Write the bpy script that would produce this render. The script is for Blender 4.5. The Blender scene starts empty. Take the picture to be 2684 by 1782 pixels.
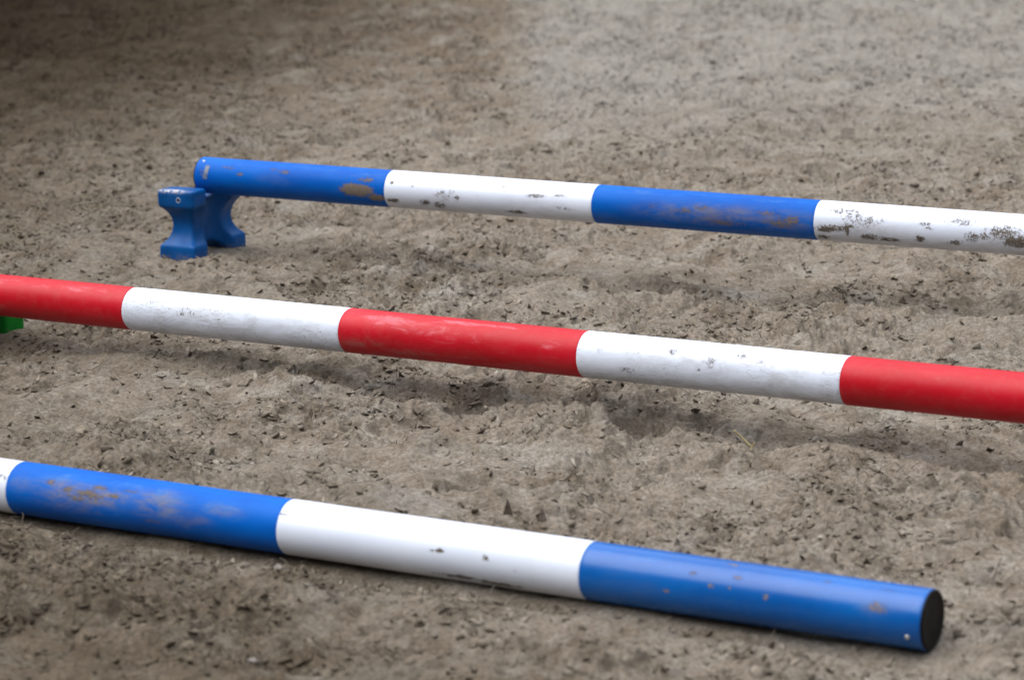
import bpy, bmesh, math
import numpy as np
from mathutils import Matrix, Vector

sc = bpy.context.scene
COL = sc.collection
PI = math.pi
rng = np.random.default_rng(7)

# ------------------------------------------------------------------ camera
CAM_H, PITCH, ROLL, FPX = 1.4828, 0.20994, -0.01635, 7841.35
cd = bpy.data.cameras.new("camera")
cam = bpy.data.objects.new("camera", cd)
COL.objects.link(cam)
F_ = Vector((0, math.cos(PITCH), -math.sin(PITCH)))
R0 = Vector((1, 0, 0)); U0 = R0.cross(F_)
R_ = R0 * math.cos(ROLL) + U0 * math.sin(ROLL)
U_ = -R0 * math.sin(ROLL) + U0 * math.cos(ROLL)
M = Matrix.Identity(4)
for i in range(3):
    M[i][0], M[i][1], M[i][2] = R_[i], U_[i], -F_[i]
M[2][3] = CAM_H
cam.matrix_world = M
cd.sensor_width = 36.0
cd.sensor_fit = 'HORIZONTAL'
cd.lens = FPX / 2684.0 * 36.0
cd.clip_end = 500
cd.dof.use_dof = True
cd.dof.focus_distance = 6.7
cd.dof.aperture_fstop = 4.8
sc.camera = cam

# ------------------------------------------------------------------ sky and sun
SUN_EL, SUN_AZ = math.radians(64), math.radians(262)   # azimuth the light comes from, measured from +Y towards +X
w = bpy.data.worlds.new("World"); sc.world = w; w.use_nodes = True
nt = w.node_tree; N = nt.nodes; LK = nt.links
N.clear()
sky = N.new('ShaderNodeTexSky'); sky.sky_type = 'NISHITA'; sky.sun_disc = False
sky.sun_elevation = SUN_EL; sky.sun_rotation = SUN_AZ
sky.air_density = 1.0; sky.dust_density = 4.0; sky.ozone_density = 1.0
# overcast: cloud greys the sky out, zenith brighter than the rim, low sky darkened all round by an added ramp, as by trees
geo = N.new('ShaderNodeTexCoord'); sep = N.new('ShaderNodeSeparateXYZ'); LK.new(geo.outputs['Generated'], sep.inputs[0])
ramp = N.new('ShaderNodeValToRGB'); 
ty = N.new('ShaderNodeMath'); ty.operation = 'MULTIPLY_ADD'; LK.new(sep.outputs['Y'], ty.inputs[0]); ty.inputs[1].default_value = 0.04
LK.new(sep.outputs['Z'], ty.inputs[2]); LK.new(ty.outputs[0], ramp.inputs[0])   # dark rim reaches slightly higher behind the viewer than ahead
cr = ramp.color_ramp
cr.elements[0].position = 0.0; cr.elements[0].color = (0.05, 0.05, 0.045, 1)
cr.elements[1].position = 1.0; cr.elements[1].color = (1.0, 1.0, 1.0, 1)
e = cr.elements.new(0.44); e.color = (0.09, 0.09, 0.086, 1)
e = cr.elements.new(0.55); e.color = (0.85, 0.86, 0.87, 1)
mixg = N.new('ShaderNodeMix'); mixg.data_type = 'RGBA'; mixg.inputs[0].default_value = 0.80
hsv = N.new('ShaderNodeMix'); hsv.data_type = 'RGBA'; hsv.blend_type = 'MULTIPLY'; hsv.inputs[0].default_value = 1.0
LK.new(sky.outputs[0], mixg.inputs[6]); mixg.inputs[7].default_value = (8.2, 8.6, 9.4, 1)
LK.new(mixg.outputs[2], hsv.inputs[6]); LK.new(ramp.outputs[0], hsv.inputs[7])
bg = N.new('ShaderNodeBackground'); bg.inputs[1].default_value = 0.11
LK.new(hsv.outputs[2], bg.inputs[0])
wo = N.new('ShaderNodeOutputWorld'); LK.new(bg.outputs[0], wo.inputs[0])

sd = bpy.data.lights.new("sun", 'SUN'); sd.energy = 0.95; sd.angle = math.radians(60); sd.color = (1.0, 0.97, 0.93)
sun = bpy.data.objects.new("sun", sd); COL.objects.link(sun)
dirv = Vector((math.sin(SUN_AZ) * math.cos(SUN_EL), math.cos(SUN_AZ) * math.cos(SUN_EL), math.sin(SUN_EL)))
sun.rotation_euler = dirv.to_track_quat('Z', 'Y').to_euler()
sun.location = dirv * 20

sc.view_settings.view_transform = 'Standard'
sc.view_settings.look = 'None'
sc.view_settings.gamma = 1.0
sc.view_settings.exposure = 1.22

# ------------------------------------------------------------------ helpers
def tag(o, label=None, cat=None, group=None, kind=None):
    if label: o['label'] = label
    if cat: o['category'] = cat
    if group: o['group'] = group
    if kind: o['kind'] = kind
    return o

def np_mesh(name, verts, faces, mat=None, smooth=True, parent=None, uniform=None):
    """verts (n,3); faces (m,k) array, or a list of such arrays with different k"""
    me = bpy.data.meshes.new(name)
    fl = faces if isinstance(faces, list) else [faces]
    fl = [np.asarray(f, np.int32) for f in fl]
    nl = sum(f.size for f in fl); nf = sum(len(f) for f in fl)
    me.vertices.add(len(verts)); me.vertices.foreach_set('co', np.asarray(verts, np.float32).ravel())
    me.loops.add(nl); me.loops.foreach_set('vertex_index', np.concatenate([f.ravel() for f in fl]))
    me.polygons.add(nf)
    sizes = np.concatenate([np.full(len(f), f.shape[1], np.int32) for f in fl])
    st = np.concatenate([[0], np.cumsum(sizes)[:-1]]).astype(np.int32)
    me.polygons.foreach_set('loop_start', st)
    me.polygons.foreach_set('use_smooth', np.full(nf, bool(smooth)))
    me.update(calc_edges=True)
    if mat: me.materials.append(mat)
    o = bpy.data.objects.new(name, me); COL.objects.link(o)
    if parent: o.parent = parent
    return o

def set_attr(o, name, vals):
    a = o.data.attributes.new(name, 'FLOAT', 'POINT')
    a.data.foreach_set('value', np.asarray(vals, np.float32).ravel())

def perlin(x, y, seed=0):
    xi = np.floor(x).astype(np.int64); yi = np.floor(y).astype(np.int64)
    xf = x - xi; yf = y - yi
    def g(ix, iy, fx, fy):
        h = (ix * 374761393 + iy * 668265263 + seed * 974634777) & 0x7fffffff
        h = ((h ^ (h >> 13)) * 1274126177) & 0x7fffffff
        h = h ^ (h >> 16)
        a = (h & 1023) * (2 * PI / 1024)
        return np.cos(a) * fx + np.sin(a) * fy
    u = xf * xf * xf * (xf * (xf * 6 - 15) + 10); v = yf * yf * yf * (yf * (yf * 6 - 15) + 10)
    n00 = g(xi, yi, xf, yf); n10 = g(xi + 1, yi, xf - 1, yf)
    n01 = g(xi, yi + 1, xf, yf - 1); n11 = g(xi + 1, yi + 1, xf - 1, yf - 1)
    return ((n00 * (1 - u) + n10 * u) * (1 - v) + (n01 * (1 - u) + n11 * u) * v) * 1.5

def sstep(a, b, x):
    t = np.clip((x - a) / (b - a), 0, 1); return t * t * (3 - 2 * t)

class NT:
    """small node-graph builder"""
    def __init__(s, name):
        s.m = bpy.data.materials.new(name); s.m.use_nodes = True
        s.t = s.m.node_tree; s.t.nodes.clear()
        s.out = s.t.nodes.new('ShaderNodeOutputMaterial')
        s.b = s.t.nodes.new('ShaderNodeBsdfPrincipled')
        s.t.links.new(s.b.outputs[0], s.out.inputs[0])
    def n(s, t, **k):
        o = s.t.nodes.new(t)
        for a, b in k.items(): setattr(o, a, b)
        return o
    def l(s, a, b): s.t.links.new(a, b)
    def val(s, sock, v):
        if hasattr(v, 'is_output') or isinstance(v, bpy.types.NodeSocket): s.l(v, sock)
        else: sock.default_value = v
    def math(s, op, a, b=0.0, clamp=False):
        o = s.n('ShaderNodeMath', operation=op, use_clamp=clamp); s.val(o.inputs[0], a); s.val(o.inputs[1], b); return o.outputs[0]
    def noise(s, vec, scale, detail=4.0, rough=0.55, dist=0.0):
        o = s.n('ShaderNodeTexNoise'); s.l(vec, o.inputs['Vector']); o.inputs['Scale'].default_value = scale
        o.inputs['Detail'].default_value = detail; o.inputs['Roughness'].default_value = rough; o.inputs['Distortion'].default_value = dist
        return o.outputs[0]
    def map(s, v, a, b, c=0.0, d=1.0, smooth=True):
        o = s.n('ShaderNodeMapRange', interpolation_type='SMOOTHSTEP' if smooth else 'LINEAR')
        s.val(o.inputs[0], v); o.inputs[1].default_value = a; o.inputs[2].default_value = b
        o.inputs[3].default_value = c; o.inputs[4].default_value = d; return o.outputs[0]
    def mix(s, f, a, b, blend='MIX'):
        o = s.n('ShaderNodeMix', data_type='RGBA', blend_type=blend); s.val(o.inputs[0], f)
        for k, v in ((6, a), (7, b)):
            s.val(o.inputs[k], (*v, 1) if isinstance(v, tuple) and len(v) == 3 else v)
        return o.outputs[2]
    def obj(s, scale=(1, 1, 1)):
        t = s.n('ShaderNodeTexCoord'); mp = s.n('ShaderNodeMapping'); s.l(t.outputs['Object'], mp.inputs[0])
        mp.inputs['Scale'].default_value = scale; return mp.outputs[0]
    def attr(s, name):
        a = s.n('ShaderNodeAttribute', attribute_name=name); return a.outputs['Fac']
    def bump(s, h, strength, dist):
        o = s.n('ShaderNodeBump'); o.inputs['Strength'].default_value = strength; o.inputs['Distance'].default_value = dist
        s.l(h, o.inputs['Height']); s.l(o.outputs[0], s.b.inputs['Normal']); return o

# ------------------------------------------------------------------ where things stand (fitted to the photograph, metres)
PR = 0.05                                             # pole radius
FAR = dict(p=(-0.3214, 7.9203, 0.2147), yaw=-0.4712, sl=-0.0064)
RED = dict(p=(-0.8860, 6.8381, 0.1161), yaw=-0.5547, sl=0.0117)
FRO = dict(p=(-0.9387, 5.4785, 0.0470), yaw=-0.5195, sl=-0.0015)
def axis(d):
    return np.array([math.cos(d['yaw']) * math.cos(d['sl']), math.sin(d['yaw']) * math.cos(d['sl']), math.sin(d['sl'])])
def along(d, s): return np.array(d['p']) + axis(d) * s
BAND = 0.61

def line_coords(x, y, d):
    """distance along and across a pole's line on the ground"""
    a = np.array([math.cos(d['yaw']), math.sin(d['yaw'])]); n = np.array([-a[1], a[0]])
    dx, dy = x - d['p'][0], y - d['p'][1]
    return dx * a[0] + dy * a[1], dx * n[0] + dy * n[1]

# supports: local x along the pole, local y away from the camera
def stand_pos(d, s): q = along(d, s); return q[0], q[1]
BLUE_S = -0.5974
blue_xy = stand_pos(FAR, BLUE_S)
green_xy = stand_pos(RED, -0.548)

# ------------------------------------------------------------------ ground: one churned sheet to the horizon
def ground_height(x, y):
    wx = x + 0.05 * perlin(x * 3.1, y * 3.1, 11); wy = y + 0.05 * perlin(x * 3.1, y * 3.1, 12)
    h = 0.020 * perlin(wx * 0.9, wy * 0.9, 1) + 0.022 * perlin(wx * 2.3, wy * 2.3, 2)
    h += 0.030 * perlin(wx * 5.5, wy * 5.5, 3)
    rough = sstep(-0.35, 0.45, perlin(wx * 2.0, wy * 2.0, 21) + 0.5 * perlin(wx * 6.0, wy * 6.0, 22))
    rough = 0.25 + 0.75 * rough
    m = perlin(wx * 13, wy * 13, 4)
    h += rough * 0.0165 * m
    # broken crust: low shelves with crisp little edges
    c1 = perlin(wx * 9 + 2.0 * perlin(wx * 22, wy * 22, 14) * 0.35, wy * 9, 5)
    h += rough * 0.0115 * sstep(-0.05, 0.06, c1)
    c2 = perlin(wx * 24 + 0.35 * perlin(wx * 60, wy * 60, 15), wy * 24, 6)
    h += rough * 0.0065 * sstep(0.10, 0.20, c2)
    # pits
    c3 = perlin(wx * 31, wy * 31, 7)
    h -= rough * 0.015 * sstep(0.30, 0.55, c3)
    h += rough * 0.0045 * (0.35 - np.abs(perlin(wx * 34, wy * 34, 8)))
    # hoof-thrown lumps: patches of steep crumbs
    patch = sstep(0.0, 0.5, perlin(wx * 3.4, wy * 3.4, 51) + 0.4 * perlin(wx * 10, wy * 10, 52))
    h += patch * 0.005 * np.abs(perlin(wx * 17, wy * 17, 53)) + patch * 0.004 * sstep(0.05, 0.3, perlin(wx * 29, wy * 29, 54))
    h += rough * 0.0055 * perlin(wx * 70, wy * 70, 9)
    return h, rough

def settle(x, y, h):
    """press the sheet down under what stands on it"""
    s, t = line_coords(x, y, FRO)
    inside = sstep(-3.0, -2.9, s) * (1 - sstep(1.85, 1.95, s))
    k = inside * np.exp(-(t / np.where(t < 0, 0.17, 0.09)) ** 4)
    h = h * (1 - k) + k * (-0.007 + 0.35 * h)
    h -= inside * 0.016 * np.exp(-((t + 0.055) / 0.045) ** 2)
    for d, s0, half, lift in ((FAR, BLUE_S, 0.062, 0.002), (RED, -0.548, 0.10, 0.002), (FAR, 2.28, 0.062, -0.012), (RED, 2.75, 0.10, 0.026)):
        s, t = line_coords(x, y, d)
        q = np.sqrt((np.maximum(np.abs(s - s0) - half, 0)) ** 2 + (np.maximum(np.abs(t) - 0.13, 0)) ** 2)
        k = 1 - sstep(0.01, 0.12, q)
        h = h * (1 - k) + k * (lift + 0.35 * h)
    # worn groove under the two raised poles, with a heaped rim
    s, t = line_coords(x, y, RED)
    wob = 0.05 * perlin(s * 1.7, s * 0 + 3.3, 31)
    h -= 0.010 * np.exp(-((t - wob + 0.01) / 0.07) ** 2) * (0.6 + 0.8 * perlin(s * 2.3, s * 0 + 9.1, 32))
    h += 0.012 * np.exp(-((t - wob - 0.13) / 0.07) ** 2) * (0.7 + perlin(s * 3.3, s * 0 + 5.1, 33))
    s, t = line_coords(x, y, FAR)
    wob = 0.06 * perlin(s * 1.5, s * 0 + 6.3, 34)
    h -= 0.012 * np.exp(-((t - wob) / 0.09) ** 2) * (0.6 + 0.8 * perlin(s * 2.1, s * 0 + 2.1, 35)) * sstep(-0.4, 0.0, s)
    return h

def spread(a, b, n, far):
    """coarse coordinates growing outwards from b side"""
    return a + (b - a) * (np.linspace(0, 1, n) ** 3 if far > 0 else 1 - (1 - np.linspace(0, 1, n)) ** 3)

xs = np.concatenate([-np.geomspace(120, 3.05, 42)[:-1], np.arange(-3.0, 3.0001, 0.0042), np.geomspace(3.05, 120, 42)[1:]])
ys = [3.3]
while ys[-1] < 17.5: ys.append(ys[-1] + 0.0042 * max(1.0, (ys[-1] / 5.5) ** 1.6))
ys = np.array(ys)
ys = np.concatenate([3.3 - np.geomspace(0.05, 60, 40)[::-1], ys, 17.5 + np.geomspace(0.05, 150, 44)])
GX, GY = np.meshgrid(xs, ys)
hh = np.empty_like(GX); RG = np.empty_like(GX)
for r0 in range(0, len(ys), 200):
    sl_ = slice(r0, r0 + 200)
    a_, b_ = ground_height(GX[sl_], GY[sl_]); hh[sl_] = settle(GX[sl_], GY[sl_], a_); RG[sl_] = b_
nx, ny = len(xs), len(ys)
# hoof prints: an oval hollow with a deeper toe, a pushed-up rim behind it and a torn edge
hr = np.random.default_rng(23)
for _ in range(230):
    cx, cy = hr.uniform(-3, 3), 3.9 + 12.5 * hr.random() ** 1.2
    ang = hr.normal(-0.5, 0.7) + (PI if hr.random() < 0.5 else 0); R1 = hr.uniform(0.055, 0.075); dep = hr.uniform(0.010, 0.030)
    s_, t_ = line_coords(cx, cy, FRO)
    if abs(t_) < 0.17 and s_ < 2.0: continue
    if math.hypot(cx - blue_xy[0], cy - blue_xy[1]) < 0.28 or math.hypot(cx - green_xy[0], cy - green_xy[1]) < 0.3: continue
    i0, i1 = np.searchsorted(xs, (cx - 0.22, cx + 0.22)); j0, j1 = np.searchsorted(ys, (cy - 0.22, cy + 0.22))
    X_, Y_ = np.meshgrid(xs[i0:i1], ys[j0:j1])
    dx, dy = X_ - cx, Y_ - cy
    u = dx * math.cos(ang) + dy * math.sin(ang); v = -dx * math.sin(ang) + dy * math.cos(ang)
    q = np.sqrt((u / (R1 * 1.15)) ** 2 + (v / R1) ** 2) + 0.16 * perlin(X_ * 26, Y_ * 26, 61)
    hh[j0:j1, i0:i1] += -dep * (1 - sstep(0.72, 1.0, q)) * (0.7 + 0.5 * np.clip(u / R1, -1, 1)) + 0.45 * dep * np.exp(-((q - 1.2) / 0.2) ** 2) * (0.6 - 0.4 * u / R1 / 1.5)
idx = (np.arange(ny - 1)[:, None] * nx + np.arange(nx - 1)[None, :]).ravel()
gf = np.stack([idx, idx + 1, idx + nx + 1, idx + nx], 1)
gv = np.stack([GX.ravel(), GY.ravel(), hh.ravel()], 1)

def soil_colour(g, pos):
    n1 = g.noise(pos, 1.3, 5, 0.6); n2 = g.noise(pos, 9.0, 5, 0.65); n3 = g.noise(pos, 120.0, 3, 0.7)
    c = g.mix(g.map(n1, 0.38, 0.62), (0.170, 0.138, 0.106), (0.285, 0.255, 0.220))
    c = g.mix(g.map(n2, 0.35, 0.68), c, (0.300, 0.258, 0.212), 'MIX')
    c = g.mix(0.5, c, g.mix(g.map(n2, 0.3, 0.7), (0.185, 0.153, 0.120), (0.300, 0.272, 0.238)))
    # drier pale sand over the far right, browner sand left of it, vignette darkening painted in at the far left
    sp = g.n('ShaderNodeSeparateXYZ'); g.l(pos, sp.inputs[0])
    edge = g.math('ADD', sp.outputs['X'], g.math('MULTIPLY', g.math('SUBTRACT', g.noise(pos, 0.8, 3), 0.5), 0.7))
    dry = g.math('MULTIPLY', g.map(edge, -0.05, 0.22), g.map(sp.outputs['Y'], 9.0, 12.0))
    c = g.mix(g.math('MULTIPLY', dry, 0.62), c, (0.315, 0.315, 0.300))
    corner_vignette = g.math('MULTIPLY', g.map(edge, -0.2, -2.6), g.map(sp.outputs['Y'], 8.5, 13.5))  # dark far-left corner: lens vignette painted into the soil colour
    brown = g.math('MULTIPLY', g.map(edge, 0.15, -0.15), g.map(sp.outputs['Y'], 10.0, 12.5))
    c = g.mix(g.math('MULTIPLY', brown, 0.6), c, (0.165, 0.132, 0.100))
    edge_vignette = g.math('ADD', g.math('ADD', g.math('MULTIPLY', sp.outputs['X'], -0.55), g.math('ADD', g.map(sp.outputs['Y'], 6.4, 4.3, 0, 0.65), g.map(sp.outputs['Y'], 10.0, 14.5, 0, 0.35))), g.math('MULTIPLY', g.noise(pos, 0.9, 4), 0.6))  # vignette at the left, near and far edges, painted into the colour
    n4 = g.noise(pos, 34.0, 6, 0.75)
    c = g.mix(g.map(n4, 0.50, 0.68, 0, 0.40), c, (0.42, 0.405, 0.380))
    n5 = g.noise(pos, 4.2, 6, 0.7)
    c = g.mix(g.map(n5, 0.50, 0.66, 0, 0.55), c, (0.335, 0.325, 0.305))
    c = g.mix(g.map(g.noise(pos, 2.6, 5, 0.7), 0.54, 0.70, 0, 0.5), c, (0.185, 0.145, 0.105))
    c = g.mix(g.map(n4, 0.48, 0.32, 0, 0.42), c, (0.135, 0.105, 0.078))
    c = g.mix(g.map(edge_vignette, 0.45, 1.45), c, (0.50, 0.47, 0.42), 'MULTIPLY')
    c = g.mix(corner_vignette, c, (0.30, 0.27, 0.245), 'MULTIPLY')
    c = g.mix(1.0, c, (0.735, 0.705, 0.655), 'MULTIPLY')
    return c, n3

g = NT('churned_sand')
tc = g.n('ShaderNodeNewGeometry'); pos = tc.outputs['Position']
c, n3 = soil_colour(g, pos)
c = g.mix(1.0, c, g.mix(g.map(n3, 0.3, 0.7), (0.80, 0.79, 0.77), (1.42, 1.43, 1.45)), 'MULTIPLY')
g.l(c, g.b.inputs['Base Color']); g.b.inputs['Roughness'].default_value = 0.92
g.b.inputs['Specular IOR Level'].default_value = 0.03
hb = g.math('ADD', g.noise(pos, 150, 6, 0.65), g.math('MULTIPLY', g.noise(pos, 480, 3, 0.6), 0.4))
g.bump(hb, 0.8, 0.006)
M_SAND = g.m
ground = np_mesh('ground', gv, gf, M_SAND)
tag(ground, 'churned grey brown riding arena sand', None, None, 'structure')

def height_at(x, y):
    i = np.clip(np.searchsorted(xs, x) - 1, 0, nx - 2); j = np.clip(np.searchsorted(ys, y) - 1, 0, ny - 2)
    u = (x - xs[i]) / (xs[i + 1] - xs[i]); v = (y - ys[j]) / (ys[j + 1] - ys[j])
    return (hh[j, i] * (1 - u) + hh[j, i + 1] * u) * (1 - v) + (hh[j + 1, i] * (1 - u) + hh[j + 1, i + 1] * u) * v

# ------------------------------------------------------------------ loose stuff on the sand
g = NT('dusty_flake')
tc = g.n('ShaderNodeNewGeometry')
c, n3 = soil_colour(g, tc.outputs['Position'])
tone = g.attr('tone')
c = g.mix(g.map(tone, 0.38, 0.0, 0, 0.8), c, (0.040, 0.030, 0.021))
c = g.mix(g.map(tone, 0.70, 1.0, 0, 0.8), c, g.mix(1.0, c, (1.7, 1.72, 1.75), 'MULTIPLY'))
g.l(c, g.b.inputs['Base Color']); g.b.inputs['Roughness'].default_value = 0.9
g.b.inputs['Specular IOR Level'].default_value = 0.05
g.bump(g.noise(tc.outputs['Position'], 400, 3), 0.4, 0.002)
M_FLAKE = g.m

def rot_z(v, a):
    c_, s_ = np.cos(a), np.sin(a)
    return np.stack([v[..., 0] * c_ - v[..., 1] * s_, v[..., 0] * s_ + v[..., 1] * c_, v[..., 2]], -1)
def rot_x(v, a):
    c_, s_ = np.cos(a), np.sin(a)
    return np.stack([v[..., 0], v[..., 1] * c_ - v[..., 2] * s_, v[..., 1] * s_ + v[..., 2] * c_], -1)
def rot_y(v, a):
    c_, s_ = np.cos(a), np.sin(a)
    return np.stack([v[..., 0] * c_ + v[..., 2] * s_, v[..., 1], -v[..., 0] * s_ + v[..., 2] * c_], -1)

def scatter(n, cluster=0.0, ymax=17.0):
    """random ground points, even in the picture's sense of near and far, clustered by a noise mask"""
    out_x, out_y = [], []
    tot = 0
    while tot < n:
        m = int(n * 1.6)
        y = 3.7 + (ymax - 3.7) * rng.random(m) ** 1.25
        x = (rng.random(m) * 2 - 1) * np.minimum(3.0, 0.35 * y + 0.55)
        keep = rng.random(m) < np.minimum(1, (0.35 * y + 0.55) / 3.0 * 1.0 + 0.15)
        if cluster > 0:
            q = 0.8 * perlin(x * 1.3, y * 1.3, 43) + 0.9 * perlin(x * 3.6, y * 3.6, 41) + 0.6 * perlin(x * 10.0, y * 10.0, 42)
            keep &= rng.random(m) < (1 - cluster) + cluster * sstep(-0.15, 0.55, q)
        s, t = line_coords(x, y, FRO)
        keep &= ~((np.abs(t) < 0.045) & (s < 1.9))
        for d, s0 in ((FAR, BLUE_S), (RED, -0.548)):
            s, t = line_coords(x, y, d)
            keep &= ~((np.abs(s - s0) < 0.055) & (np.abs(t) < 0.125))
        out_x.append(x[keep]); out_y.append(y[keep]); tot += keep.sum()
    return np.concatenate(out_x)[:n], np.concatenate(out_y)[:n]

def instance(name, tv, tf, n, size, tilt, cluster, zoff, squash=None, tone_p=None):
    """copy K templates to n points as one mesh"""
    K = len(tv)
    x, y = scatter(n, cluster)
    kid = rng.integers(0, K, n)
    sc_ = size[0] + (size[1] - size[0]) * rng.random(n) ** 3.8
    v = np.stack([tv[k] for k in range(K)])[kid] * sc_[:, None, None]
    nv = v.shape[1]
    if squash is not None: v[..., 1] *= (squash[0] + (squash[1] - squash[0]) * rng.random(n))[:, None]
    v = rot_y(v, (rng.normal(0, tilt, n))[:, None]); v = rot_x(v, (rng.normal(0, tilt, n))[:, None])
    v = rot_z(v, (rng.random(n) * 2 * PI)[:, None])
    v[..., 0] += x[:, None]; v[..., 1] += y[:, None]; v[..., 2] += (height_at(x, y) + zoff * sc_)[:, None]
    f = (tf[None, :, :] + (np.arange(n) * nv)[:, None, None]).reshape(-1, tf.shape[1])
    o = np_mesh(name, v.reshape(-1, 3), f, M_FLAKE)
    t = rng.random(n) if tone_p is None else tone_p(n)
    set_attr(o, 'tone', np.repeat(t, nv))
    return o

# curled flakes of bark and leaf caked in sand (two-sided fans with a thickness)
def flake_template():
    k = 7
    a = np.sort((np.arange(k) + rng.uniform(-0.35, 0.35, k)) / k * 2 * PI)
    r = 0.5 * rng.uniform(0.62, 1.0, k)
    rim = np.stack([np.cos(a) * r, np.sin(a) * r * 0.75, np.zeros(k)], 1)
    curl = rng.uniform(0.2, 0.9)
    rim[:, 2] = curl * rim[:, 0] ** 2 + rng.normal(0, 0.04, k)
    top = np.vstack([[[0, 0, -0.02]], rim]); bot = top.copy(); bot[:, :2] *= 0.94; bot[:, 2] -= 0.07
    return np.vstack([top, bot])
k = 7
ft = []
for i in range(k):
    j = (i + 1) % k
    ft += [[0, 1 + i, 1 + j], [8, 9 + j, 9 + i], [1 + i, 9 + i, 9 + j], [1 + i, 9 + j, 1 + j]]
ft = np.array(ft)
flakes = [flake_template() for _ in range(24)]
o = instance('bark_flakes', flakes, ft, 190000, (0.0035, 0.036), 0.46, 0.85, 0.05, (0.3, 0.9))
tag(o, 'sand caked bark and leaf flakes strewn over the arena', 'bark flakes', None, 'stuff')

# crumbs and clods
bm = bmesh.new(); bmesh.ops.create_icosphere(bm, subdivisions=2, radius=0.5)
iv = np.array([v.co[:] for v in bm.verts]); itf = np.array([[v.index for v in f.verts] for f in bm.faces]); bm.free()
def clod_template():
    s0 = rng.integers(0, 9999)
    d = 1 + 0.55 * perlin(iv[:, 0] * 3 + s0, iv[:, 1] * 3 + iv[:, 2] * 2.3, int(s0)) + 0.35 * perlin(iv[:, 2] * 5 + s0, iv[:, 0] * 5 - iv[:, 1] * 3, 3)
    v = iv * d[:, None]; v[:, 2] *= 0.6; v[:, 0] *= 1.25
    return v
clods = [clod_template() for _ in range(24)]
o = instance('sand_crumbs', clods, itf, 16000, (0.004, 0.026), 0.35, 0.9, -0.02, (0.6, 1.0), lambda n: 0.2 + 0.6 * rng.random(n))
tag(o, 'small crumbled clods of arena sand', 'sand crumbs', None, 'stuff')

# fibres: thin bent strands, a triangular prism each
SEG = 5
def fibre_template():
    t = np.linspace(-0.5, 0.5, SEG)
    b1, b2 = rng.normal(0, 0.35), rng.normal(0, 0.25)
    cx = t; cy = b1 * (t ** 2 - 0.1) + 0.4 * b2 * t ** 3; cz = rng.normal(0, 0.12) * np.sin(t * 5) + 0.10 * rng.random() * (t + 0.5)
    w_ = 0.018 * (1 - 0.6 * np.abs(t) * 2)
    rows = []
    for i in range(SEG):
        rows += [[cx[i], cy[i] + w_[i], cz[i]], [cx[i], cy[i] - w_[i], cz[i]], [cx[i], cy[i], cz[i] + w_[i] * 1.4]]
    return np.array(rows)
ff = []
for i in range(SEG - 1):
    for a in range(3):
        b = (a + 1) % 3
        ff.append([3 * i + a, 3 * i + b, 3 * i + 3 + b, 3 * i + 3 + a])
ff = np.array(ff)
fibs = [fibre_template() for _ in range(24)]
o = instance('plant_fibres', fibs, ff, 130000, (0.006, 0.070), 0.24, 0.85, 0.06, None, lambda n: 0.25 + 0.75 * rng.random(n))
tag(o, 'pale dry fibres matted into the sand', 'plant fibres', None, 'stuff')

# a few single pieces one can point to
g = NT('straw'); pos = g.obj((1, 1, 1))
g.l(g.mix(g.noise(pos, 60, 3), (0.34, 0.27, 0.12), (0.48, 0.39, 0.20)), g.b.inputs['Base Color']); g.b.inputs['Roughness'].default_value = 0.6
M_STRAW = g.m
g = NT('pale_pebble'); pos = g.obj()
g.l(g.mix(g.map(g.noise(pos, 90, 4), .35, .65), (0.15, 0.13, 0.11), (0.25, 0.22, 0.19)), g.b.inputs['Base Color']); g.b.inputs['Roughness'].default_value = 0.75
g.bump(g.noise(pos, 250, 4), 0.5, 0.002); M_PEB = g.m
g = NT('brown_bark'); pos = g.obj()
g.l(g.mix(g.map(g.noise(pos, 90, 4), .35, .65), (0.11, 0.085, 0.065), (0.22, 0.18, 0.145)), g.b.inputs['Base Color']); g.b.inputs['Roughness'].default_value = 0.85
M_BARK = g.m

def straw(x, y, z, length, yaw, tilt, label):
    n, m = 12, 8
    t = np.linspace(-0.5, 0.5, n)
    vs = []
    for i in range(n):
        r = 0.0021 * (1 - 0.3 * abs(t[i]))
        for a in range(m):
            q = a / m * 2 * PI
            vs.append([t[i] * length, r * math.cos(q) + 0.004 * math.cos(t[i] * 4), r * math.sin(q)])
    f = [[i * m + a, i * m + (a + 1) % m, (i + 1) * m + (a + 1) % m, (i + 1) * m + a] for i in range(n - 1) for a in range(m)]
    v = np.array(vs); v = rot_y(v, -tilt); v = rot_z(v, yaw)
    o = np_mesh('straw', v, [np.array(f), np.array([list(range(m))[::-1], [(n - 1) * m + a for a in range(m)]])], M_STRAW)
    o.location = (x, y, float(height_at(np.array([x]), np.array([y]))[0]) + z)
    return tag(o, label, 'straw', 'straw stalks on the sand')
straw(0.460, 5.845, 0.015, 0.048, 0.0, -0.78, 'longer yellow straw stalk lying on the sand between the red and front poles')
straw(0.480, 5.835, 0.008, 0.024, 0.3, 1.25, 'short yellow straw stalk crossing the tip of the longer one')

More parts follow.
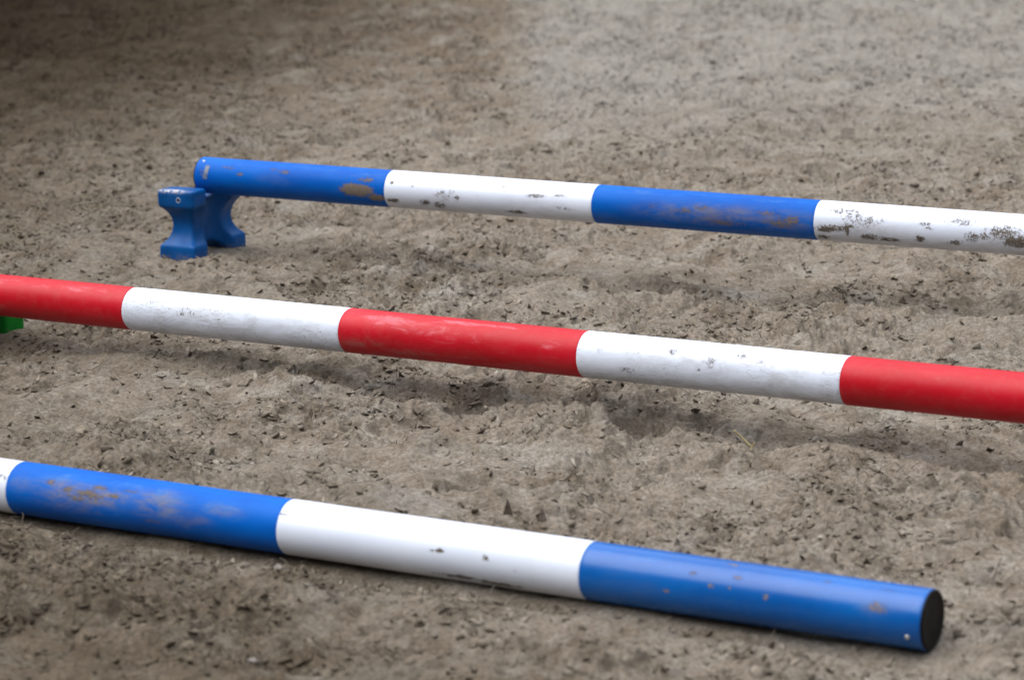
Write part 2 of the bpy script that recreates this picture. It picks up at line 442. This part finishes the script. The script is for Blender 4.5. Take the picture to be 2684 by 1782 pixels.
def pebble(x, y, s, label, mat=None, name='pebble', cat='pebble', grp='pale pebbles on the sand'):
    bm = bmesh.new(); bmesh.ops.create_icosphere(bm, subdivisions=3, radius=0.5)
    v = np.array([q.co[:] for q in bm.verts]); f = np.array([[q.index for q in p.verts] for p in bm.faces]); bm.free()
    s0 = rng.integers(0, 9999)
    d = 1 + 0.22 * perlin(v[:, 0] * 2 + s0, v[:, 1] * 2 + v[:, 2], int(s0)) + 0.1 * perlin(v[:, 2] * 5 + s0, v[:, 0] * 5 - v[:, 1] * 3, 3)
    v = v * d[:, None] * np.array([1.15, 0.85, 0.7]) * s
    o = np_mesh(name, rot_z(v, rng.random() * 6), f, mat or M_PEB)
    o.location = (x, y, float(height_at(np.array([x]), np.array([y]))[0]) + 0.22 * s)
    return tag(o, label, cat, grp)
pebble(0.613, 5.883, 0.020, 'rounded pale pebble right of the yellow straw stalks')
pebble(-0.413, 5.000, 0.015, 'upright whitish pebble below the front pole, near its left blue band')
pebble(-0.421, 4.545, 0.015, 'pale pebble at the bottom edge of the photo, nearest the camera')
pebble(-0.030, 8.861, 0.018, 'pale pebble under the far pole, below its white band')

def bark_chip(x, y, label, wd, ht, lean):
    """a pointed piece of bark standing up out of the sand"""
    pr = [(-0.5, 0), (-0.28, 0.5), (-0.05, 1.0), (0.12, 0.85), (0.34, 0.42), (0.5, 0)]
    v, f = [], []
    for yy_ in (-0.0022, 0.0022):
        for q in pr: v.append([q[0] * wd, yy_ + 0.15 * wd * (q[0] * 2) ** 2, q[1] * ht - 0.006])
    n = len(pr)
    f4 = [[i, (i + 1) % n, n + (i + 1) % n, n + i] for i in range(n)]
    o = np_mesh('bark_chip', rot_x(np.array(v), lean), [np.array(f4), np.array([list(range(n))[::-1], list(range(n, 2 * n))])], M_BARK, smooth=False)
    o.location = (x, y, float(height_at(np.array([x]), np.array([y]))[0]))
    return tag(o, label, 'bark chip', 'pointed bark chips behind the front pole')
bark_chip(-0.013, 5.330, 'left one of two pointed bark chips rising behind the front pole', 0.020, 0.038, 0.2)
bark_chip(0.050, 5.300, 'right one of two pointed bark chips rising behind the front pole', 0.022, 0.034, -0.1)

# ------------------------------------------------------------------ poles
def paint(name, base, base2, rough, mud=(0.155, 0.125, 0.095), coat=0.0, scuff=(0.6, 0.55, 0.5), scuff_amt=0.25, spec=0.5, dust=0.10):
    g = NT(name); pos = g.obj((1, 1, 1)); stretch = g.obj((0.35, 1, 1))
    n1 = g.noise(stretch, 14, 5, 0.6); fine = g.noise(pos, 230, 8, 0.78, 0.8); med = g.noise(pos, 45, 6, 0.68, 0.8)
    c = g.mix(g.map(n1, 0.3, 0.7), base, base2)
    # pale scuffs: 'scuff' is a smooth density on the surface, broken up by noise
    sf = g.attr('scuff')
    s1 = g.map(g.math('ADD', g.math('MULTIPLY', sf, 0.75), g.math('MULTIPLY', g.math('SUBTRACT', g.noise(stretch, 38, 8, 0.72, 0.8), 0.5), 2.4)), 0.30, 0.95)
    s1 = g.math('MULTIPLY', s1, g.map(sf, 0.0, 0.3))
    c = g.mix(g.math('MULTIPLY', s1, scuff_amt), c, scuff)
    # hair scratches
    vo = g.n('ShaderNodeTexNoise'); mp = g.obj((9, 55, 55)); g.l(mp, vo.inputs['Vector']); vo.inputs['Scale'].default_value = 1.6
    vo.inputs['Detail'].default_value = 5; vo.inputs['Distortion'].default_value = 3.0
    line = g.math('ABSOLUTE', g.math('SUBTRACT', vo.outputs[0], 0.5))
    scr = g.math('MULTIPLY', g.map(line, 0.022, 0.0), g.map(g.noise(pos, 11, 3), 0.47, 0.62))
    c = g.mix(g.math('MULTIPLY', scr, g.math('MULTIPLY', g.attr('hair'), 0.6)), c, (0.22, 0.19, 0.16))
    # thin general dust
    du = g.math('MULTIPLY', g.map(med, 0.42, 0.75), dust)
    c = g.mix(du, c, (0.34, 0.28, 0.22))
    # brownish film: patches of dirt, plus a rise towards the underside
    fl_ = g.attr('film')
    f1 = g.math('MULTIPLY', g.math('MULTIPLY', fl_, g.map(g.noise(stretch, 36, 8, 0.75, 0.6), 0.36, 0.66)), 0.9, True)
    c = g.mix(f1, c, (0.24, 0.205, 0.165))
    # caked mud
    md = g.attr('mud')
    thr = g.math('ADD', g.math('MULTIPLY', g.math('SUBTRACT', fine, 0.5), 3.6), g.math('MULTIPLY', g.math('SUBTRACT', med, 0.5), 1.5))
    m1 = g.map(g.math('ADD', g.math('MULTIPLY', md, 1.05), thr), 0.42, 0.64)
    m1 = g.math('MULTIPLY', m1, g.map(md, 0.02, 0.10))
    mudc = g.mix(g.map(fine, 0.35, 0.65), mud, tuple(min(1, q * 1.35) for q in mud))
    c = g.mix(m1, c, mudc)
    g.l(c, g.b.inputs['Base Color'])
    ro = g.math('ADD', g.math('MULTIPLY', g.map(g.noise(stretch, 20, 4), 0.3, 0.7), 0.08), rough)
    ro = g.math('ADD', ro, g.math('MULTIPLY', g.math('ADD', m1, g.math('ADD', f1, g.math('MULTIPLY', s1, 0.5))), 0.35), True)
    g.l(ro, g.b.inputs['Roughness']); g.b.inputs['Specular IOR Level'].default_value = spec
    g.b.inputs['Coat Weight'].default_value = coat; g.b.inputs['Coat Roughness'].default_value = 0.12
    hgt = g.math('ADD', g.math('MULTIPLY', m1, 1.0), g.math('MULTIPLY', g.noise(stretch, 30, 3), 0.12))
    g.bump(hgt, 0.6, 0.0012)
    return g.m

M_BLUE = paint('blue_plastic', (0.0, 0.086, 0.42), (0.0, 0.120, 0.52), 0.45, mud=(0.150, 0.122, 0.098), scuff=(0.10, 0.24, 0.46), scuff_amt=0.42, dust=0.0, spec=0.12)
M_BLUE_G = paint('glossy_blue_plastic', (0.0, 0.084, 0.34), (0.0, 0.112, 0.42), 0.20, mud=(0.170, 0.130, 0.11), scuff=(0.05, 0.28, 0.60), scuff_amt=0.35, dust=0.02, spec=0.42)
M_WHITE = paint('white_plastic', (0.72, 0.77, 0.88), (0.78, 0.83, 0.93), 0.30, mud=(0.105, 0.082, 0.060), scuff=(0.62, 0.60, 0.57), scuff_amt=0.5, dust=0.05)
M_RED = paint('red_plastic', (0.45, 0.0006, 0.008), (0.54, 0.0015, 0.014), 0.42, mud=(0.12, 0.09, 0.06), scuff=(0.66, 0.17, 0.20), scuff_amt=0.75, dust=0.06, spec=0.3)
g = NT('black_cap'); pos = g.obj()
g.l(g.mix(g.map(g.noise(pos, 60, 4), .4, .7), (0.003, 0.003, 0.0035), (0.008, 0.0075, 0.007)), g.b.inputs['Base Color']); g.b.inputs['Roughness'].default_value = 0.6; g.b.inputs['Specular IOR Level'].default_value = 0.2
g.bump(g.noise(pos, 300, 3), 0.2, 0.001); M_CAP = g.m
g = NT('zinc_screw'); g.b.inputs['Base Color'].default_value = (0.62, 0.62, 0.60, 1); g.b.inputs['Metallic'].default_value = 0.7; g.b.inputs['Roughness'].default_value = 0.45
M_ZINC = g.m
g = NT('grey_sticker'); pos = g.obj()
g.l(g.mix(g.map(g.noise(pos, 120, 4), .35, .6), (0.05, 0.11, 0.28), (0.20, 0.22, 0.26)), g.b.inputs['Base Color']); g.b.inputs['Roughness'].default_value = 0.6
M_STICK = g.m

e0, end_s, JOINT = 0.587, 2 * BAND + 0.622, 0.0105      # outer end bands; paint joints sit a centimetre along
VIEW_TILT = math.radians(12)
def phi_of(v): return VIEW_TILT + math.asin(max(-1, min(1, 1 - 2 * v)))   # v: 0 at the pole's upper outline, 1 at its lower

def band(root, s0, s1, mat, name, mud=(), scuff=(), film=(), hair=0.0, base_scuff=0.0, low_film=0.0):
    if abs(s0 + e0) > 1e-6: s0 += JOINT
    if abs(s1 - end_s) > 1e-6: s1 += JOINT
    L = s1 - s0
    n = max(8, int(L / 0.004)); m = 128
    sx = np.linspace(0, 1, n + 1)
    # hair-thin rounding where one sleeve meets the next
    r = np.full(n + 1, PR)
    bow = 0.0006 * np.sin(sx * PI * 2 + s0 * 5)
    r = r + bow * 0.35
    r[0] -= 0.0008; r[-1] -= 0.0008
    px_ = s0 + sx * L
    px_[1] = s0 + 0.0012; px_[-2] = s1 - 0.0012
    th = np.arange(m) / m * 2 * PI          # 0: towards the viewer's side (local -y), pi/2: up
    X = np.repeat(px_[:, None], m, 1); Y = -np.cos(th)[None, :] * r[:, None]; Z = np.sin(th)[None, :] * r[:, None]
    v = np.stack([X, Y, Z], -1).reshape(-1, 3)
    i = np.arange(n)[:, None] * m; j = np.arange(m)[None, :]; j2 = (j + 1) % m
    f = np.stack([i + j, i + m + j, i + m + j2, i + j2], -1).reshape(-1, 4)
    c0 = np.array([np.arange(m)]); c1 = np.array([(n * m + np.arange(m))[::-1]])
    o = np_mesh(name, v, [f, c0, c1], mat, parent=root)
    U = (X - s0) / L
    TH = np.repeat(((th + PI) % (2 * PI) - PI)[None, :], n + 1, 0)
    def field(bl, base=0.0):
        a = np.full(U.shape, base)
        for (u, vv, du, dv, st) in bl:
            ph = phi_of(vv)
            k_ = np.exp(-(((U - u) / du) ** 2 + ((TH - ph) / (2.2 * dv)) ** 2) ** 1.7)
            a = np.maximum(a, st * k_)
        return a.ravel()
    set_attr(o, 'mud', field(mud)); set_attr(o, 'scuff', field(scuff, base_scuff))
    fa = field(film).reshape(U.shape)
    fa = np.maximum(fa, low_film * sstep(0.1, -1.2, TH) * (TH > -2.4))
    set_attr(o, 'film', fa); set_attr(o, 'hair', np.full(U.size, hair))
    return o

def pole_root(name, d, label, grp):
    e = bpy.data.objects.new(name, None); COL.objects.link(e)
    e.empty_display_size = 0.1
    e.location = d['p']
    e.rotation_euler = (0, -d['sl'], d['yaw'])
    return tag(e, label, 'ground pole', grp)

def end_cap(root, s, sign, mat=M_CAP):
    """dark plug, set a hair proud of the tube, with a rounded rim"""
    prof = [(0.0, PR - 0.0012), (0.0025, PR - 0.0012), (0.0038, PR - 0.0030), (0.0040, PR - 0.0060), (0.0030, PR - 0.0085), (0.0028, 0.020), (0.0028, 0.0)]
    m = 96; vs = []
    for (a, r) in prof[:-1]:
        for k_ in range(m):
            t = k_ / m * 2 * PI; vs.append([s + sign * (a + 0.0002), r * math.cos(t), r * math.sin(t)])
    vs.append([s + sign * 0.003, 0, 0]); c_ = len(vs) - 1
    f = [[i * m + k_, i * m + (k_ + 1) % m, (i + 1) * m + (k_ + 1) % m, (i + 1) * m + k_] for i in range(len(prof) - 2) for k_ in range(m)]
    b0 = (len(prof) - 2) * m
    t3 = [[b0 + k_, b0 + (k_ + 1) % m, c_] for k_ in range(m)]
    return np_mesh('end_cap', np.array(vs), [np.array(f), np.array(t3)], mat, parent=root)

def screw(root, s, v, rad=0.0036):
    ph = phi_of(v); m = 20; vs = []
    nrm = Vector((0, -math.cos(ph), math.sin(ph))); t1 = Vector((1, 0, 0)); t2 = nrm.cross(t1)
    for (r, h) in ((1, -0.6), (1, 0.15), (0.8, 0.42), (0.35, 0.5), (0.28, 0.3)):
        for k_ in range(m):
            t = k_ / m * 2 * PI
            q = nrm * (PR + h * rad) + (t1 * math.cos(t) + t2 * math.sin(t)) * r * rad + Vector((s, 0, 0))
            vs.append(q[:])
    f = [[i * m + k_, i * m + (k_ + 1) % m, (i + 1) * m + (k_ + 1) % m, (i + 1) * m + k_] for i in range(4) for k_ in range(m)]
    return np_mesh('screw', np.array(vs), [np.array(f), np.array([[4 * m + k_ for k_ in range(m)]])], M_ZINC, parent=root)

# -- far pole
e0 = 0.587
fp = pole_root('ground_pole', FAR, 'blue and white pole farthest from the camera, resting on the blue stand', 'striped ground poles')
band(fp, -e0, 0, M_BLUE, 'blue_band',
     mud=[(.86, .62, .085, .16, 1.3), (.96, .78, .05, .10, 1.1), (.90, .33, .05, .07, .55), (.47, .27, .05, .07, .62), (.42, .22, .035, .05, .5), (.245, .42, .02, .05, .62), (.175, .26, .035, .04, .5), (.04, .45, .02, .1, .42)],
     scuff=[(.62, .12, .2, .12, .75), (.9, .2, .12, .1, .7), (.3, .15, .2, .1, .5)], film=[(.45, .5, .12, .15, .18)], low_film=.15)
band(fp, 0, BAND, M_WHITE, 'white_band',
     mud=[(.035, .35, .012, .045, .75), (.04, .82, .04, .08, .66), (.20, .80, .03, .09, .66), (.27, .86, .035, .12, .66), (.36, .62, .02, .06, .55), (.30, .58, .05, .15, .40), (.74, .42, .05, .06, .62), (.64, .88, .05, .07, .66), (.85, .38, .03, .04, .45), (.14, .42, .01, .03, .5), (.87, .7, .05, .07, .42), (.26, .12, .06, .04, .38), (.58, .25, .02, .04, .4)],
     film=[(.3, .75, .12, .15, .35), (.72, .7, .15, .2, .3)], hair=.3, low_film=.35)
band(fp, BAND, 2 * BAND, M_BLUE, 'blue_band',
     mud=[(.28, .45, .04, .06, .45), (.42, .55, .06, .08, .52), (.50, .42, .05, .06, .45), (.80, .45, .05, .07, .58), (.90, .58, .06, .12, .60), (.62, .75, .10, .08, .52), (.85, .68, .08, .10, .52)],
     scuff=[(.2, .12, .2, .12, .6), (.5, .1, .3, .1, .6), (.82, .12, .15, .08, .75)], film=[(.55, .6, .32, .26, .75), (.85, .6, .16, .26, .7)], low_film=.25)
band(fp, 2 * BAND, 3 * BAND, M_WHITE, 'white_band',
     mud=[(.05, .72, .05, .10, .80), (.10, .68, .05, .08, .80), (.035, .92, .03, .08, .75), (.145, .70, .012, .22, .72), (.17, .62, .03, .06, .6), (.24, .84, .05, .09, .78), (.32, .86, .05, .07, .85), (.20, .45, .09, .2, .47), (.12, .25, .08, .08, .40),
          (.47, .42, .03, .06, .55), (.45, .80, .022, .10, .85), (.49, .52, .02, .04, .5), (.60, .82, .035, .08, .62), (.67, .66, .03, .12, .58), (.62, .30, .08, .10, .45), (.72, .62, .04, .08, .62), (.80, .5, .08, .18, .58), (.86, .70, .07, .16, .85), (.93, .78, .05, .10, .80), (.95, .45, .05, .2, .5)],
     film=[(.2, .7, .2, .25, .4), (.85, .7, .2, .25, .45)], hair=.3, low_film=.5)
band(fp, 3 * BAND, 3 * BAND + e0, M_BLUE, 'blue_band', mud=[(.3, .5, .1, .2, .5)], low_film=.2)
end_cap(fp, -e0, -1); end_cap(fp, 3 * BAND + e0 + JOINT, 1)
screw(fp, -e0 + 0.018, .13)
# worn grey rectangle of an old sticker near the end
def sticker(root, s0, s1, v0, v1):
    a, b = phi_of(v1), phi_of(v0); n = 8; vs = []
    for s in (s0, s1):
        for k_ in range(n + 1):
            t = a + (b - a) * k_ / n; vs.append([s + 0.004 * math.sin(t * 2), -math.cos(t) * (PR + 0.0005), math.sin(t) * (PR + 0.0005)])
    f = [[k_, n + 1 + k_, n + 2 + k_, k_ + 1] for k_ in range(n)]
    return np_mesh('sticker', np.array(vs), np.array(f), M_STICK, parent=root)
sticker(fp, -e0 + 0.028, -e0 + 0.042, .24, .62)

# -- middle pole
rp = pole_root('ground_pole', RED, 'red and white pole in the middle, raised just above the sand', 'striped ground poles')
band(rp, -BAND - 0.06, 0, M_RED, 'red_band', mud=[(.40, .86, .03, .06, .50)],
     scuff=[(.35, .15, .2, .12, .75), (.6, .2, .12, .12, .75), (.8, .15, .15, .12, .7), (.93, .5, .04, .1, .4)], film=[(.4, .8, .1, .1, .35)], low_film=.25, base_scuff=.1)
band(rp, 0, BAND, M_WHITE, 'white_band', scuff=[(.3, .5, .3, .4, .35)], film=[(.5, .55, .5, .4, .42), (.2, .7, .15, .2, .5), (.75, .65, .2, .2, .45)], hair=1.5, low_film=.62,
     mud=[(.14, .3, .03, .05, .36), (.30, .45, .04, .12, .34)])
band(rp, BAND, 2 * BAND, M_RED, 'red_band', mud=[(.33, .92, .06, .05, .38)],
     scuff=[(.2, .18, .15, .15, .8), (.5, .1, .15, .08, .95), (.65, .1, .12, .06, 1.0), (.4, .3, .2, .2, .55), (.9, .35, .06, .2, .6), (.15, .15, .08, .1, .9)], film=[(.3, .85, .15, .08, .6), (.1, .75, .1, .12, .45)], low_film=.30, base_scuff=.22)
band(rp, 2 * BAND, 3 * BAND, M_WHITE, 'white_band',
     mud=[(.37, .27, .025, .07, .42), (.52, .40, .025, .10, .42), (.63, .22, .03, .06, .40), (.71, .28, .02, .05, .36), (.09, .38, .012, .05, .44), (.48, .58, .008, .04, .6), (.20, .75, .03, .08, .36)],
     scuff=[(.5, .35, .3, .2, .35)], film=[(.5, .45, .5, .4, .38), (.52, .40, .06, .16, .5), (.35, .25, .06, .12, .45), (.66, .22, .06, .1, .45), (.8, .6, .15, .3, .45)], hair=1.4, low_film=.65)
band(rp, 3 * BAND, 4 * BAND, M_RED, 'red_band', mud=[], scuff=[(.4, .3, .3, .2, .2)], film=[(.9, .6, .1, .2, .3)], low_film=.22)
band(rp, 4 * BAND, 4 * BAND + 0.5, M_WHITE, 'white_band', hair=.5, low_film=.4)
end_cap(rp, -BAND - 0.06 + JOINT, -1); end_cap(rp, 4 * BAND + 0.5 + JOINT, 1)

# -- front pole
pp = pole_root('ground_pole', FRO, 'blue and white pole nearest the camera, lying flat with a black end cap', 'striped ground poles')
end_s = 2 * BAND + 0.622
band(pp, -2 * BAND, -BAND, M_BLUE, 'blue_band', low_film=.2)
band(pp, -BAND, 0, M_WHITE, 'white_band', hair=.3, mud=[(.97, .3, .03, .05, .4)], low_film=.25)
band(pp, 0, BAND, M_BLUE, 'blue_band',
     mud=[(.165, .27, .02, .05, .70), (.24, .35, .03, .06, .60), (.31, .38, .06, .08, .66), (.35, .24, .03, .04, .66), (.41, .36, .02, .04, .80), (.46, .23, .03, .03, .62), (.27, .48, .04, .05, .58), (.56, .72, .04, .05, .46)],
     scuff=[(.2, .15, .15, .12, .8), (.6, .2, .1, .2, .85), (.8, .25, .1, .2, .7), (.45, .12, .1, .08, .8), (.62, .45, .06, .2, .8), (.07, .3, .05, .1, .5)],
     film=[(.30, .40, .20, .20, 1.0), (.57, .38, .11, .26, .75), (.69, .60, .08, .16, .6), (.8, .35, .08, .12, .35), (.25, .62, .16, .16, .5), (.06, .40, .05, .15, .4)], low_film=.15)
band(pp, BAND, 2 * BAND, M_WHITE, 'white_band',
     mud=[(.555, .48, .016, .040, 1.0), (.535, .49, .020, .030, .70), (.705, .49, .011, .045, .92), (.62, .90, .10, .055, .74), (.74, .93, .08, .06, .85), (.84, .14, .016, .03, .40), (.02, .25, .02, .04, .4), (.80, .64, .006, .02, .6)],
     low_film=.18)
band(pp, 2 * BAND, end_s, M_BLUE_G, 'blue_band',
     mud=[(.27, .60, .012, .03, .72), (.47, .22, .014, .03, .70), (.455, .40, .010, .03, .62), (.40, .42, .012, .035, .62), (.56, .46, .010, .05, .70), (.88, .37, .032, .09, .56), (.98 - .08, .10, .02, .03, .5), (.34, .26, .012, .04, .55), (.72, .10, .012, .03, .5), (.44, .05, .02, .03, .8)],
     scuff=[(.3, .15, .3, .1, .5), (.8, .3, .2, .15, .45)], film=[(.88, .40, .05, .12, .35), (.15, .6, .1, .2, .12)])
end_cap(pp, end_s, 1); end_cap(pp, -2 * BAND + JOINT, -1)
screw(pp, end_s - 0.022, .78, 0.0042)

# ------------------------------------------------------------------ stands
def stand_plastic(name, a, b, dirt):
    g = NT(name); pos = g.obj()
    c = g.mix(g.map(g.noise(pos, 18, 4), .3, .7), a, b)
    d1 = g.map(g.noise(pos, 38, 6, .7, .5), .56, .74)
    c = g.mix(g.math('MULTIPLY', d1, dirt), c, (0.22, 0.18, 0.14))
    sp = g.n('ShaderNodeSeparateXYZ'); g.l(pos, sp.inputs[0])
    # splashes near the foot and chalky scrapes on the top edges
    foot = g.math('MULTIPLY', g.map(sp.outputs['Z'], 0.035, 0.0), g.map(g.noise(pos, 70, 5), .42, .60))
    c = g.mix(g.math('MULTIPLY', foot, 0.7), c, (0.17, 0.14, 0.11))
    scr = g.math('MULTIPLY', g.attr('scrape'), g.map(g.noise(pos, 95, 5, .7), .44, .56))
    c = g.mix(scr, c, (0.62, 0.58, 0.54))
    g.l(c, g.b.inputs['Base Color'])
    g.l(g.map(g.noise(pos, 25, 4), .3, .7, .36, .55), g.b.inputs['Roughness'])
    g.b.inputs['Specular IOR Level'].default_value = 0.2
    g.bump(g.noise(pos, 120, 4), 0.25, 0.0012)
    return g.m
M_STAND_B = stand_plastic('blue_stand_plastic', (0.0, 0.060, 0.22), (0.0, 0.085, 0.30), 0.08)
M_STAND_G = stand_plastic('green_stand_plastic', (0.001, 0.13, 0.010), (0.002, 0.19, 0.016), 0.1)

W_, D_, H_ = 0.114, 0.262, 0.196
def stand_mesh():
    """moulded block with a scoop in every side: saddle above, arch below, I-shaped from every side"""
    def box(bm, sx, sy, sz, c):
        r = bmesh.ops.create_cube(bm, size=1.0)
        bmesh.ops.scale(bm, vec=(sx, sy, sz), verts=r['verts']); bmesh.ops.translate(bm, vec=c, verts=r['verts'])
    me = bpy.data.meshes.new('stand'); bm = bmesh.new(); box(bm, W_, D_, H_, (0, 0, H_ / 2)); bm.to_mesh(me); bm.free()
    base = bpy.data.objects.new('stand_build', me); COL.objects.link(base)
    cut = []
    def cyl(r, ax, c):
        bm = bmesh.new()
        rot = {'x': Matrix.Rotation(PI / 2, 4, 'Y'), 'y': Matrix.Rotation(PI / 2, 4, 'X'), 'z': Matrix.Identity(4)}[ax]
        bmesh.ops.create_cone(bm, cap_ends=True, segments=72, radius1=r, radius2=r, depth=0.6, matrix=Matrix.Translation(c) @ rot)
        m = bpy.data.meshes.new('cut'); bm.to_mesh(m); bm.free()
        o = bpy.data.objects.new('cut', m); COL.objects.link(o); cut.append(o)
    def rs(ch, sg): return ((ch / 2) ** 2 + sg ** 2) / (2 * sg)
    r = rs(0.124, 0.034); cyl(r, 'x', (0, 0, H_ + r - 0.034)); 
    r = rs(0.124, 0.040); cyl(r, 'x', (0, 0, -r + 0.040))
    r = rs(0.104, 0.030)
    for s in (-1, 1): cyl(r, 'x', (0, s * (D_ / 2 + r - 0.030), H_ / 2))
    r = rs(0.108, 0.026)
    for s in (-1, 1): cyl(r, 'y', (s * (W_ / 2 + r - 0.026), 0, H_ / 2))
    r = rs(0.126, 0.036)
    for s in (-1, 1): cyl(r, 'z', (s * (W_ / 2 + r - 0.036), 0, H_ / 2))
    for c_ in cut:
        md = base.modifiers.new('b', 'BOOLEAN'); md.operation = 'DIFFERENCE'; md.object = c_; md.solver = 'MANIFOLD'
    md = base.modifiers.new('r', 'REMESH'); md.mode = 'VOXEL'; md.voxel_size = 0.0022; md.use_smooth_shade = True
    md = base.modifiers.new('s', 'SMOOTH'); md.factor = 0.5; md.iterations = 70
    dg = bpy.context.evaluated_depsgraph_get(); dg.update()
    ev = base.evaluated_get(dg)
    out = bpy.data.meshes.new_from_object(ev)
    for c_ in cut + [base]: bpy.data.objects.remove(c_, do_unlink=True)
    n = len(out.vertices); co = np.empty(n * 3, np.float32); out.vertices.foreach_get('co', co); co = co.reshape(-1, 3)
    a = out.attributes.new('scrape', 'FLOAT', 'POINT')
    k_ = np.exp(-((co[:, 2] - H_) / 0.006) ** 2) * np.exp(-((co[:, 1] + D_ / 2 - 0.006) / 0.011) ** 2) * np.exp(-((co[:, 0] + 0.012) / 0.030) ** 2)
    a.data.foreach_set('value', np.clip(k_ * 2.2, 0, 1).astype(np.float32))
    out.polygons.foreach_set('use_smooth', np.ones(len(out.polygons), bool))
    return out
STAND = stand_mesh()

def plug(root, x, z):
    """round moulding plug: pale ring round a dark hole on the head's front face"""
    def ring(name, prof, mat, par):
        m = 28; vs = []
        for (r_, d_) in prof:
            for k_ in range(m):
                t = k_ / m * 2 * PI; vs.append([x + r_ * math.cos(t), -D_ / 2 * 1.028 - d_, z + r_ * math.sin(t)])
        f = [[i * m + k_, i * m + (k_ + 1) % m, (i + 1) * m + (k_ + 1) % m, (i + 1) * m + k_] for i in range(len(prof) - 1) for k_ in range(m)]
        fl = [np.array(f)]
        if prof[-1][0] < 0.0035: fl.append(np.array([[(len(prof) - 1) * m + k_ for k_ in range(m)]]))
        return np_mesh(name, np.array(vs), fl, mat, parent=par)
    p_ = ring('plug', [(0.0078, -0.002), (0.0078, 0.0006), (0.0070, 0.0012), (0.0058, 0.0012), (0.0052, 0.0004)], M_PLUG, root)
    ring('plug_hole', [(0.0052, 0.0004), (0.0030, 0.0003)], M_HOLE, p_)
g = NT('pale_plug'); g.b.inputs['Base Color'].default_value = (0.30, 0.36, 0.46, 1); g.b.inputs['Roughness'].default_value = 0.5; M_PLUG = g.m
g = NT('plug_hole'); g.b.inputs['Base Color'].default_value = (0.02, 0.02, 0.06, 1); g.b.inputs['Roughness'].default_value = 0.7; M_HOLE = g.m

def stand(name, xy, yaw, z, mat, label, lying=False, detail=True):
    e = bpy.data.objects.new(name, None); COL.objects.link(e); e.location = (xy[0], xy[1], z); e.rotation_euler = (0, 0, yaw)
    me = STAND.copy(); me.materials.clear(); me.materials.append(mat)
    b = bpy.data.objects.new('block_body', me); COL.objects.link(b); b.parent = e
    b.scale = (1.03, 1.03, 1.025)
    if lying:
        b.rotation_euler = (0, PI / 2, 0); b.location = (-H_ / 2, 0, W_ / 2)
    if detail: plug(e, 0.012, H_ - 0.021)
    return tag(e, label, 'pole stand', 'plastic pole stands')
stand('pole_stand', blue_xy, FAR['yaw'], -0.007, M_STAND_B, 'waisted blue plastic stand holding up the left end of the far pole')
def red_z(s): return along(RED, s)[2]
stand('pole_stand', green_xy, RED['yaw'], red_z(-0.548) - PR - (W_ - 0.036) + 0.001, M_STAND_G, 'green plastic stand lying under the red pole at the left photo edge', lying=True, detail=False)

# the same two kinds of stand under the poles' right ends, just beyond the picture
stand('pole_stand', stand_pos(FAR, 2.28), FAR['yaw'], along(FAR, 2.28)[2] - PR - 0.166, M_STAND_B, 'blue plastic stand under the right end of the far pole, beyond the photo edge')
stand('pole_stand', stand_pos(RED, 2.75), RED['yaw'], red_z(2.75) - PR - (W_ - 0.036) + 0.001, M_STAND_G, 'green plastic stand under the right end of the red pole, beyond the photo edge', lying=True, detail=False)
